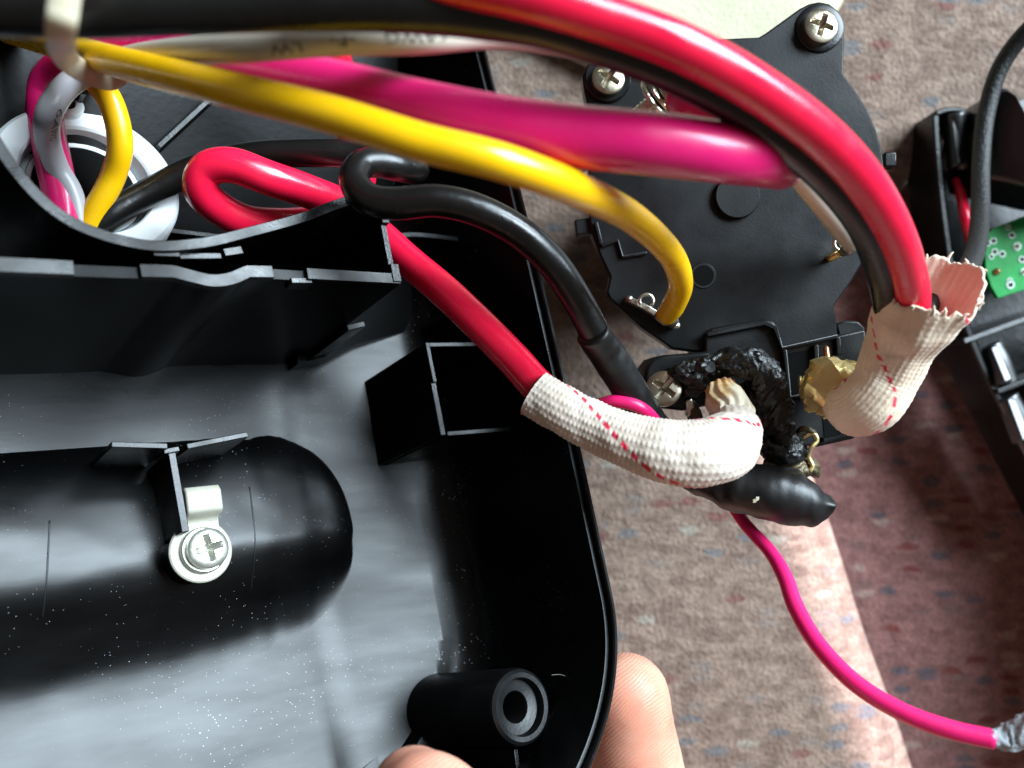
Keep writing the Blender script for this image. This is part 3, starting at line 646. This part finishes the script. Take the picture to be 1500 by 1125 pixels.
tube('spring_wire', TP((1168, 634, D-5), (1176, 628, D-7), (1190, 632, D-7), (1196, 642, D-6)), .55, 'soot', mt, .4, 10)

# ================================================================== cables
def cable(name, label, pts, rad, mat, **k):
    t = thing(name, label, 'cable', min(TP(*pts), key=lambda q: q.z))
    o, tb = tube('jacket', TP(*pts), rad, mat, t, **k); return t, tb
# yellow: up out of the ring, back at the far left, then across to the plate
ye, tb = cable('yellow_cable', 'glossy yellow insulated cable sweeping from the white ring to the motor plate', [(118, 360, 148), (136, 316, 148), (164, 262, 148), (176, 215, 146), (168, 165, 145), (148, 128, 146), (110, 98, 157), (50, 74, 159), (8, 58, 154), (8, 46, 147), (50, 56, 138), (110, 74, 128), (200, 98, 113), (300, 122, 102), (400, 146, 97), (500, 172, 94), (617, 208, 93), (740, 239, 94), (850, 280, 102), (930, 322, 117), (982, 372, 133), (997, 415, 145), (986, 448, 152), (975, 463, 155)],
    [2.1]*22+[2.1, 1.9], 'yellow')
tube('crimp', TP((966, 458, 156.5), (980, 466, 155.5), (988, 474, 156)), [1.5, 1.7, 1.0], 'tin', ye, .4, 20)
# magenta power lead
mg, tb = cable('magenta_cable', 'thick glossy magenta cable crossing below the white lead and doubling back to its terminal', [(94, 352, 145), (90, 296, 146.5), (78, 235, 147), (66, 175, 150), (70, 124, 150), (110, 92, 145), (205, 84, 131), (330, 100, 116), (480, 130, 106), (620, 164, 101), (733, 186, 100), (840, 200, 100), (960, 211, 100), (1060, 224, 102), (1122, 233, 107), (1145, 238, 115), (1126, 220, 122), (1078, 190, 127), (1030, 163, 131), (996, 145, 136)],
    [2.9, 2.9, 2.9, 3.0, 3.1, 3.3, 3.6, 3.7, 3.7, 3.65, 3.65, 3.65, 3.65, 3.6, 3.5, 3.45, 3.5, 3.5, 3.4, 2.7], 'magenta', round_end=True)
for k in range(9):
    a = k*.7; j = Vector((random.uniform(-.6, .6), random.uniform(-.6, .6), random.uniform(-.4, .6)))
    tube('copper_strand', [P(1000, 147, 136)+j, P(990, 139, 139)+j*1.3, P(981, 135, 142)+j*1.6], .28, 'copper', mg, .6, 6)
# white lead with print
wh, tb = cable('white_cable', 'cream-white round cable printed in grey, running under the red and black pair to the plate', [(130, 106, 141), (160, 94, 134), (215, 81, 119), (350, 70, 99), (483, 59, 95), (617, 57, 97), (740, 50, 103), (880, 74, 110), (1010, 120, 120), (1100, 182, 129), (1160, 243, 135), (1210, 302, 140), (1238, 338, 148), (1248, 356, 152)],
    [1.8, 1.8, 1.75, 1.75, 1.75, 1.7, 1.8, 1.8, 1.9, 2.0, 2.0, 2.1, 2.2, 1.8], 'white')
_, tg = tube('grey_end', TP((112, 366, 147), (114, 324, 147), (104, 282, 146.5), (84, 246, 145), (70, 205, 141), (72, 165, 135), (96, 128, 138), (130, 106, 141), (156, 95, 135)), [1.9, 1.9, 1.9, 1.9, 1.95, 2.0, 2.0, 2.0, 1.85], 'grey', wh)
def s_at(tb, px, py):
    c, fr, rr, ln = tb; best = min(range(len(c)), key=lambda i: (750+c[i].x/(H-c[i].z)*F-px)**2+(562.5-c[i].y/(H-c[i].z)*F-py)**2); return best/(len(c)-1)*ln
def ang_to_cam(tb, s, off):
    c, fr, rr, ln = tb; i = min(len(c)-1, int(s/ln*(len(c)-1))); v = Vector((0, 0, H))-c[i]; return math.atan2(v.dot(fr[i][2]), v.dot(fr[i][1]))+off
s1 = s_at(tb, 650, 58); text_on_tube('print', tb, '6AWG', 1.6, s1, ang_to_cam(tb, s1, -.38), 'ink', wh, flip=True, squash=1.5)
s1 = s_at(tb, 520, 58); text_on_tube('print', tb, '-F-', 1.6, s1, ang_to_cam(tb, s1, -.2), 'ink', wh, flip=True, squash=1.5)
s1 = s_at(tb, 446, 62); text_on_tube('print', tb, 'LW', 1.7, s1, ang_to_cam(tb, s1, .0), 'ink', wh, flip=True, squash=1.4)
s1 = s_at(tg, 75, 158); text_on_tube('print', tg, '6AWG', 1.5, s1, ang_to_cam(tg, s1, .5), 'ink', wh, flip=True, squash=1.3)
tube('crimp', TP((1246, 350, 152.5), (1243, 362, 154), (1234, 370, 156)), [1.7, 1.5, .8], 'tin', wh, .4, 20)
# black lead with a tight hook, heat-shrink boot at its far end
bk, tb = cable('black_hooked_cable', 'black rubber cable with a tight hook bend, ending in a black boot', [(124, 352, 149), (160, 316, 150), (215, 284, 153), (290, 246, 155), (370, 228, 154), (460, 224, 153), (540, 226, 153), (592, 232, 151), (608, 248, 147), (586, 244, 142), (550, 238, 139), (526, 244, 137), (520, 268, 135), (540, 292, 134), (580, 298, 134), (640, 294, 134), (700, 308, 135), (760, 340, 137), (808, 384, 139), (846, 440, 142), (876, 496, 145), (905, 545, 149), (940, 600, 153), (985, 655, 155), (1030, 690, 155), (1060, 702, 154)],
    [2.5]*10+[2.45, 2.4, 2.45]+[2.6]*13, 'black')
tube('heat_shrink', TP((868, 488, 143.6), (890, 520, 147), (925, 575, 151), (955, 625, 154), (990, 665, 155.5)), [2.9, 3.1, 3.1, 3.2, 3.2], 'shrink', bk, .5, 36, disp=lambda s, th, p, ln: .12*noise.noise(p*.6+Vector((math.cos(th), math.sin(th), 0)))-.2*math.exp(-((s-5)/2)**2)*max(0, math.cos(th)))
def boot(s, th, p, ln):
    f = s/ln; up = -math.sin(th); k = max(0, min(1, (f-.74)/.26)); k = k*k*(3-2*k)
    cut = 2.6*k*max(0, up)+.9*k*max(0, math.cos(th))+(1.3*max(0, (f-.94)/.06)*max(0, -up))
    return .5*noise.noise(p*.22+Vector((math.cos(th), 0, 2)))+.22*noise.noise(p*.7+Vector((math.cos(th), math.sin(th), 0)))-cut
tube('terminal_boot', TP((980, 682, 156), (1030, 700, 154), (1085, 714, 152), (1140, 724, 151), (1186, 733, 151), (1214, 739, 151)), [2.2, 3.4, 4.6, 5.0, 4.8, 4.0], 'shrink', bk, .5, 48, disp=boot)
lathe('paint_fleck', P(1107, 732, 146.4), (0, -.3, 1), [(.55, 0), (.45, .2), (.01, .25)], 'cream', bk, 8, disp=lambda th, r, h: .25*math.sin(2*th))
# red lead: loop over the ring, down the housing, into a woven sleeve
rd, tb = cable('red_looped_cable', 'glossy red cable with a loose loop near the ring, ending in a white woven sleeve', [(478, 30, 146), (492, 90, 152), (508, 160, 158), (522, 215, 163), (528, 265, 167), L(-25.5, 86, -20), L(-32, 82.4, -20), L(-39.5, 80.3, -19), L(-47, 79.6, -18), (318, 303, 147), (294, 276, 144), (304, 248, 143), (340, 242, 143), (392, 260, 145), (450, 280, 150), (510, 305, 156), (556, 344, 158), (600, 384, 155), (650, 426, 151), (700, 473, 148), (750, 524, 146), (795, 572, 144), (850, 606, 142)],
    [2.95]*23, 'red')
TWO = 2*math.pi
def braid(pitch_s, cells, amp, wr, seed):
    def d(s, th, p, ln):
        k = cells*th/TWO; a = math.cos(math.pi*(s/pitch_s+k))*math.cos(math.pi*(s/pitch_s-k))
        e = min(1, s/1.2, (ln-s)/1.2)
        q = Vector((p.x+math.cos(th)*4, p.y+math.sin(th)*4, p.z+seed))
        return amp*max(0, a)**.7+wr*noise.noise(q*.16)+.35*wr*noise.noise(q*.5)+.12*(1-e)*noise.noise(Vector((th*9, seed, s)))
    return d
def dashes(s0, per, th0, w_=.55, dash=1.9, rad=4.5, strands=2):
    def t(s, th, ln):
        best = 9
        for q in range(strands):
            d = (th-(th0+TWO*(s-s0)/per+q*TWO/strands)+math.pi) % TWO-math.pi; best = min(best, abs(d)*rad)
        on = ((s % dash)/dash) < .60
        return 1.0 if best < w_*.62 and on else (.45 if best < w_ and on else 0.0)
    return t
sl_pts = TP((783, 576, 142), (815, 597, 141), (860, 620, 140), (920, 645, 138), (975, 660, 136.5), (1025, 664, 136.5), (1062, 655, 139), (1078, 634, 144), (1070, 608, 149))
tube('woven_sleeve', sl_pts, [3.9, 3.9, 4.0, 4.5, 5.1, 5.4, 5.3, 4.4, 3.2], 'sleeve', rd, .18, 190, disp=braid(.78, 20, .13, .42, 2), thread_or_light=dashes(15.5, 52, 0), inner=.55)
def fray(s, th, p, ln): return .38*math.sin(th*13+1.5*math.sin(s))*(.5+.5*noise.noise(Vector((th*3, s*.3, 2))))+.4*noise.noise(Vector((math.cos(th)*2, math.sin(th)*2, s*.4)))
tube('scorched_insulation', TP((1082, 632, 146), (1074, 606, 148.5), (1062, 584, 150.5), (1054, 566, 152)), [3.0, 3.6, 3.4, 2.6], 'burnt', rd, .25, 72, disp=fray, thread_or_light=lambda s, th, ln: .34*max(0, s/ln-.5)/.5+(.22 if math.cos(th-2.2) > .3 else 0)*(s/ln))
# thin magenta wire with a grey tip
tw, tb = cable('thin_pink_wire', 'thin magenta-pink wire curving down to a grey fuzzy tip in the corner', [(880, 592, 150), (905, 588, 148.5), (945, 602, 149), (985, 650, 156), (1030, 695, 160), (1060, 722, 160), (1092, 768, 157), (1128, 808, 152), (1150, 846, 147), (1166, 890, 142), (1198, 944, 136), (1252, 1000, 131), (1320, 1042, 127), (1390, 1068, 124), (1456, 1083, 122)],
    [1.15]*5+[1.15, 1.15, 1.2, 1.35, 1.4, 1.4, 1.4, 1.4, 1.4, 1.4], 'pink', seg=20)
tube('grey_tip', TP((1452, 1081, 122), (1480, 1080, 122), (1520, 1064, 121), (1570, 1050, 121)), [1.2, 1.9, 2.2, 2.0], 'greytip', tw, .25, 32, disp=lump(.4, .9, 5))
# red and black pair arching over everything
ar, tb = cable('red_arched_cable', 'glossy red cable arching over the motor, paired with a black one, into the torn sleeve', [(480, -66, 88), (640, -34, 87), (780, -4, 87), (900, 32, 89), (1000, 70, 91), (1100, 124, 95), (1200, 196, 101), (1267, 268, 108), (1312, 346, 117), (1332, 410, 126), (1336, 450, 132), (1326, 500, 138)],
    [2.45]*4+[2.5, 2.55, 2.6, 2.65, 2.65, 2.65, 2.65, 2.6], 'red', seg=36)
ab, tb = cable('black_arched_cable', 'thick black cable along the upper edge arching beside the red one', [(-160, -8, 80), (-40, 4, 82), (100, 12, 84), (260, 8, 86), (430, 3, 88), (580, 8, 89), (700, 22, 90), (800, 40, 91), (900, 72, 93), (1000, 112, 96), (1100, 168, 100), (1200, 248, 107), (1262, 322, 115), (1290, 388, 124), (1300, 430, 131), (1306, 474, 137)],
    [2.9]*5+[2.75, 2.5, 2.3, 2.3, 2.3, 2.3, 2.35, 2.4, 2.4, 2.4, 2.4], 'black', seg=36)
# second woven sleeve with the brass crimp: torn mouth at the top
def torn():
    t = thing('torn_woven_sleeve', 'cream woven sleeve with torn mouth around the arched pair, brass crimp at its lower end', 'sleeve', P(1250, 610, 150))
    pts = TP((1352, 432, 132), (1338, 466, 134), (1318, 510, 137), (1298, 552, 139), (1276, 584, 140), (1256, 598, 142), (1242, 594, 145), (1236, 584, 148))
    rad = [7.1, 6.3, 5.3, 5.0, 4.9, 4.6, 4.0, 3.2]; c, ln = cr(pts, .22); fr = frames(c); rr = radii_along(pts, rad, c); seg = 140
    dd = braid(.9, 26, .07, .45, 9); th_ = dashes(15, -40, .2, .5, 1.7, 5, 2); V = []; TH = []; Fc = []; m = len(c)
    # the mouth: flap at the back, jagged lips
    for i in range(m):
        s = ln*i/(m-1)
        for k in range(seg):
            th = TWO*k/seg; T, n, b = fr[i]; r = rr[i]+dd(s, th, c[i], ln)+.055*math.sin(th*37+.4*math.sin(s*.3))+.22*math.sin(th*7+s*.1)*max(0, 1-s/25)
            f = max(0, 1-s/6.0)
            world_dir = n*math.cos(th)+b*math.sin(th)
            up = max(0, world_dir.x*.75-world_dir.z*.6)      # right/back side of the mouth stands higher
            tear = f*f*(5.4*up**1.2+1.5*noise.noise(Vector((math.cos(th)*2.2, math.sin(th)*2.2, 0)))+.9*noise.noise(Vector((math.cos(th)*6, math.sin(th)*6, 3)))+.6*noise.noise(Vector((math.cos(th)*15, math.sin(th)*15, 7))))
            V.append(c[i]+world_dir*r*(1+.10*f*max(0, world_dir.x))-T*tear); TH.append(th_(s, th, ln))
    for i in range(m-1):
        for k in range(seg): k2 = (k+1) % seg; Fc.append((i*seg+k, i*seg+k2, (i+1)*seg+k2, (i+1)*seg+k))
    o = mesh('woven_tube', V, Fc, 'sleeve2', t, True, 70, thread_or_light=TH)
    so = o.modifiers.new('wall', 'SOLIDIFY'); so.thickness = .5*S; so.offset = -1
    for k in range(3, seg, 9):                 # a few loose threads on the torn edge
        p = V[k]; q = p+(-fr[0][0]*random.uniform(.2, .9)+Vector((random.uniform(-.6, .6), random.uniform(-.6, .6), random.uniform(-.3, .5))))
        tube('loose_thread', [p+fr[0][0]*.6, p, p.lerp(q, .6)+Vector((random.uniform(-.2, .2), .1, 0)), q], [.3, .25, .18, .1], 'sleeve2', t, .3, 6)
    return t
ts = torn()
def facet(s, th, p, ln): return 1.5*noise.noise(Vector((math.cos(th)*2.3, math.sin(th)*1.6, s*.25)))+.4*abs(math.sin(th*3.5+s*.5))-1.1*abs(noise.noise(Vector((math.cos(th)*4, math.sin(th)*4, s*.7+4))))
tube('brass_crimp', TP((1206, 556, 152), (1211, 560, 151), (1220, 566, 149.5), (1232, 578, 148), (1242, 592, 147.5)), [3.0, 5.0, 5.6, 5.0, 3.8], 'brass', ts, .5, 36, disp=facet, angle=30)
tube('copper_strand', TP((1212, 524, 152), (1211, 516, 152.5), (1210, 509, 153)), .5, 'copper', ts, .3, 10)
tube('threaded_stud', TP((1170, 561, 154), (1186, 560, 153.5), (1206, 558, 152.5)), 1.15, 'brass', ts, .1, 24, disp=lambda s, th, p, ln: .17*math.sin(TWO*s/.62+th))
# natural cable tie
def tie():
    t = thing('cable_tie', 'translucent cream nylon cable tie looped over the yellow cable', 'cable tie', P(100, 60, 100))
    pts = TP((104, -70, 77), (99, -30, 76.5), (94, 5, 77), (90, 36, 78), (89, 58, 83), (92, 76, 98), (104, 93, 115), (130, 108, 123), (162, 116, 127), (182, 100, 131))
    c, ln = cr(pts, .5); fr = frames(c); V = []; Fc = []; m = len(c)
    for i in range(m):
        T = fr[i][0]; z = (Vector((0, 0, H))-c[i]); n = (z-T*z.dot(T)).normalized(); b = T.cross(n)
        wd = 1.25+.35*i/m; tk = .55+.06*math.sin(i*2.2)
        for (x, y) in ((-wd, -tk), (-wd, tk*.6), (-wd*.75, tk), (wd*.75, tk), (wd, tk*.6), (wd, -tk)): V.append(c[i]+b*x+n*y)
    for i in range(m-1):
        for k in range(6): k2 = (k+1) % 6; Fc.append((i*6+k, i*6+k2, (i+1)*6+k2, (i+1)*6+k))
    Fc += [tuple(range(6)), tuple((m-1)*6+k for k in range(6))]
    mesh('strap', V, Fc, 'tie', t, True, 50)
tie()

# ================================================================== small cover with circuit board at the right
cv = thing('small_cover', 'small black plastic cover lying open on the carpet, holding a green circuit board', 'cover', P(1500, 400, 231))
DC = 206.0
cleft = [(1371, 168), (1374, 215), (1382, 300), (1396, 400), (1414, 470), (1446, 548), (1500, 655), (1560, 770)]
fl = [P(x, y, 228) for x, y in [(1371, 168), (1384, 300), (1398, 400), (1416, 470), (1448, 548), (1502, 655), (1560, 770), (1800, 700), (1800, 60), (1478, 118), (1430, 160)]]
prism('floor_panel', fl, (0, 0, -3), 'cover', cv, .5)
c2, _ = cr([P(x, y, DC+8) for x, y in cleft], 2); strip('side_wall', c2, 1.6, (0, 0, -16), 'cover', cv, .4)
c2, _ = cr([P(x, y, DC+8) for x, y in [(1371, 166), (1390, 160), (1412, 162), (1432, 178)]], 1); strip('end_wall', c2, 1.4, (0, 0, -16), 'cover', cv, .4)
prism('hump', [P(x, y, DC-(10 if x > 1500 else 0)) for x, y in [(1434, 200), (1446, 150), (1464, 128), (1478, 126), (1490, 142), (1520, 190), (1640, 230), (1640, 300), (1450, 260)]], (0, 0, -20), 'cover', cv, 1.2)
tube('channel', TP((1400, 168, 214), (1404, 220, 215), (1412, 244, 216)), [2.4, 2.5, 2.4], 'coverbar', cv, .6, 24, caps=True)
strip('inner_rib', [P(1384, 255, 216), P(1440, 240, 220), P(1560, 220, 220)], 1.3, (0, 0, -8), 'cover', cv, .3)
strip('inner_rib', [P(1412, 500, 212), P(1500, 468, 216), P(1620, 430, 218)], 1.6, (0, 0, -10), 'cover', cv, .3)
tube('inner_bar', TP((1452, 506, 216), (1464, 532, 216), (1478, 562, 216)), [2.6, 2.9, 2.6], 'coverbar', cv, .6, 24, flat=.6)
tube('inner_bar', TP((1476, 582, 214), (1494, 618, 214), (1514, 660, 214)), [2.8, 3.1, 2.8], 'coverbar', cv, .6, 24, flat=.6)
strip('inner_rib', [P(1462, 574, 212), P(1520, 552, 216), P(1620, 520, 218)], 1.4, (0, 0, -8), 'cover', cv, .3)
prism('unseen_shade_block', [P(x, y, 198) for x, y in [(1690, 470), (1900, 420), (1960, 1100), (1760, 1200)]], (0, 0, -34), 'cover', cv, 2)  # unseen block, added only to shade the carpet at lower right
def tilted(name, px, depth, nrm, thick, mat, par):
    nrm = Vector(nrm).normalized(); c0 = P(sum(p[0] for p in px)/len(px), sum(p[1] for p in px)/len(px), depth); o0 = Vector((0, 0, H)); pts = []
    for x, y in px:
        d = P(x, y, 100)-o0; pts.append(o0+d*((c0-o0).dot(nrm)/d.dot(nrm)))
    return prism(name, pts, -nrm*thick, mat, par, .5)
tilted('flat_tab', [(1450, 508), (1462, 504), (1484, 556), (1472, 562)], 212, (.126, .283, .95), 4, 'coverbar', cv)
tilted('flat_tab', [(1474, 584), (1487, 579), (1512, 640), (1498, 648)], 211, (.12, .30, .95), 4, 'coverbar', cv)
tilted('flat_tab', [(1393, 172), (1408, 170), (1416, 238), (1402, 242)], 212, (.166, .133, .977), 4, 'coverbar', cv)
pb = thing('circuit_board', 'green circuit board with white pads fixed inside the small black cover', 'circuit board', P(1500, 375, 217))
brd = [(1442, 352), (1446, 342), (1458, 333), (1502, 316), (1580, 288), (1612, 392), (1502, 424), (1462, 437), (1452, 420), (1444, 396)]
brd_o = prism('board', [P(x, y, 214) for x, y in brd], (0, 0, -1.6), 'pcb', pb, .15)
for px, py, r_, fill in ((1455, 353, 5, 0), (1447, 357, 4, 0), (1477, 333, 4, 0), (1482, 345, 5, 0), (1490, 361, 6, 1), (1457, 369, 5, 0), (1468, 372, 5, 0), (1452, 376, 4, 0), (1480, 417, 6, 0), (1479, 411, 4, 0), (1497, 380, 5, 0), (1500, 398, 5, 1), (1506, 372, 4, 1)):
    rm = r_/F*214
    lathe('pad_ring', P(px, py, 213.95), (0, 0, 1), [(rm*.66, 0), (rm*.66, .12), (rm, .12), (rm, 0)], 'silk', brd_o, 20)
    if fill: lathe('solder_joint', P(px, py, 213.9), (0, 0, 1), [(rm*.64, 0), (rm*.5, .4), (rm*.15, .8), (.01, .85)], 'solder', brd_o, 16)
lathe('solder_joint', P(1460, 398, 213.9), (0, 0, 1), [(.95, 0), (.8, .4), (.3, .9), (.01, 1.0)], 'copper', brd_o, 18)
cd = thing('black_lead', 'thin black lead running over the small cover into the mouth of the torn sleeve', 'wire', P(1440, 330, 190))
tube('jacket', TP((1640, -60, 172), (1560, 0, 184), (1502, 48, 190), (1464, 102, 194), (1444, 170, 195), (1437, 240, 192), (1436, 310, 184), (1430, 362, 170), (1412, 402, 154), (1384, 428, 143), (1362, 446, 137), (1346, 475, 135.5)), [1.9]*9+[1.7, 1.5, 1.4], 'cord', cd, .6, 24)
rw = thing('short_red_wire', 'short red wire tucked against the inner wall of the small cover', 'wire', P(1415, 320, 213))
tube('jacket', TP((1400, 262, 217), (1408, 288, 215), (1414, 318, 213), (1420, 352, 215), (1424, 372, 219)), [.9, 1.25, 1.35, 1.0, .8], 'red', rw, .4, 18)

# ================================================================== hand holding the housing
def hand():
    parts = []
    def cap(pts, rad, seg=28):
        c, ln = cr(pts, 1.0); fr = frames(c); rr = radii_along(pts, rad, c); V = []; Fc = []; rings = []
        def ring(ctr, n, b, r):
            base = len(V)
            for k in range(seg): th = TWO*k/seg; V.append(ctr+n*(r*math.cos(th))+b*(r*math.sin(th)))
            return base
        t, n, b = fr[0]
        for q in (80, 60, 40, 20): rings.append(ring(c[0]-t*rr[0]*math.sin(R(q)), n, b, rr[0]*math.cos(R(q))))
        for i in range(len(c)): rings.append(ring(c[i], fr[i][1], fr[i][2], rr[i]))
        t, n, b = fr[-1]
        for q in (20, 40, 60, 80): rings.append(ring(c[-1]+t*rr[-1]*math.sin(R(q)), n, b, rr[-1]*math.cos(R(q))))
        for a, d in zip(rings, rings[1:]):
            for k in range(seg): k2 = (k+1) % seg; Fc.append((a+k, a+k2, d+k2, d+k))
        Fc.append(tuple(rings[0]+k for k in range(seg))); Fc.append(tuple(rings[-1]+k for k in range(seg)))
        parts.append((V, Fc))
    # knuckle row and palm lie below the frame, under and in front of the tray's lower edge
    wrist = P(1130, 2050, 160)
    kn = [P(1085, 1400, 178), P(1015, 1440, 190), P(935, 1480, 198), P(850, 1530, 204)]
    cap([kn[0], P(972, 1240, 176), P(930, 1110, 170), P(918, 1020, 166)], [9.8, 9.6, 9.3, 8.4])                     # index: its tip shows beside the rim
    cap([kn[1], P(900, 1290, 208), P(790, 1150, 210), P(725, 1040, 208)], [9.8, 9.3, 8.6, 7.4])                      # the others lie under the tray
    cap([kn[2], P(840, 1330, 214), P(740, 1200, 214), P(670, 1100, 211)], [9.4, 8.8, 8.2, 7.0])
    cap([kn[3], P(770, 1410, 217), P(690, 1310, 216), P(640, 1240, 213)], [8.4, 7.8, 7.2, 6.4])
    cap([P(1030, 1800, 142), P(860, 1520, 116), P(706, 1305, 108), P(634, 1195, 113), P(606, 1160, 118)], [14, 11.5, 9.6, 7.8, 6.2])   # thumb over the rim, tip inside
    for k, q in enumerate(kn): cap([wrist+Vector((8-6*k, 0, 4-5*k)), wrist.lerp(q, .5), q], [15, 13.5, 10.2-.3*k])
    cap([P(1030, 1800, 146), P(1040, 1650, 160), P(1040, 1520, 178)], [15, 15, 12])
    cap([wrist+Vector((14, -70, 0)), wrist], [20, 19])
    V = []; Fc = []
    for v, f in parts:
        o = len(V); V += v; Fc += [tuple(i+o for i in q) for q in f]
    ob = mesh('hand', V, Fc, 'skin', None, True, 180, origin=wrist)
    rm = ob.modifiers.new('skin', 'REMESH'); rm.mode = 'VOXEL'; rm.voxel_size = .9*S; rm.use_smooth_shade = True
    sm = ob.modifiers.new('soft', 'SMOOTH'); sm.iterations = 12; sm.factor = .5
    tag(ob, 'bare hand gripping the lower corner of the black housing', 'hand')
hand()
for o in list(bpy.data.objects):
    if '_o' in o: del o['_o']
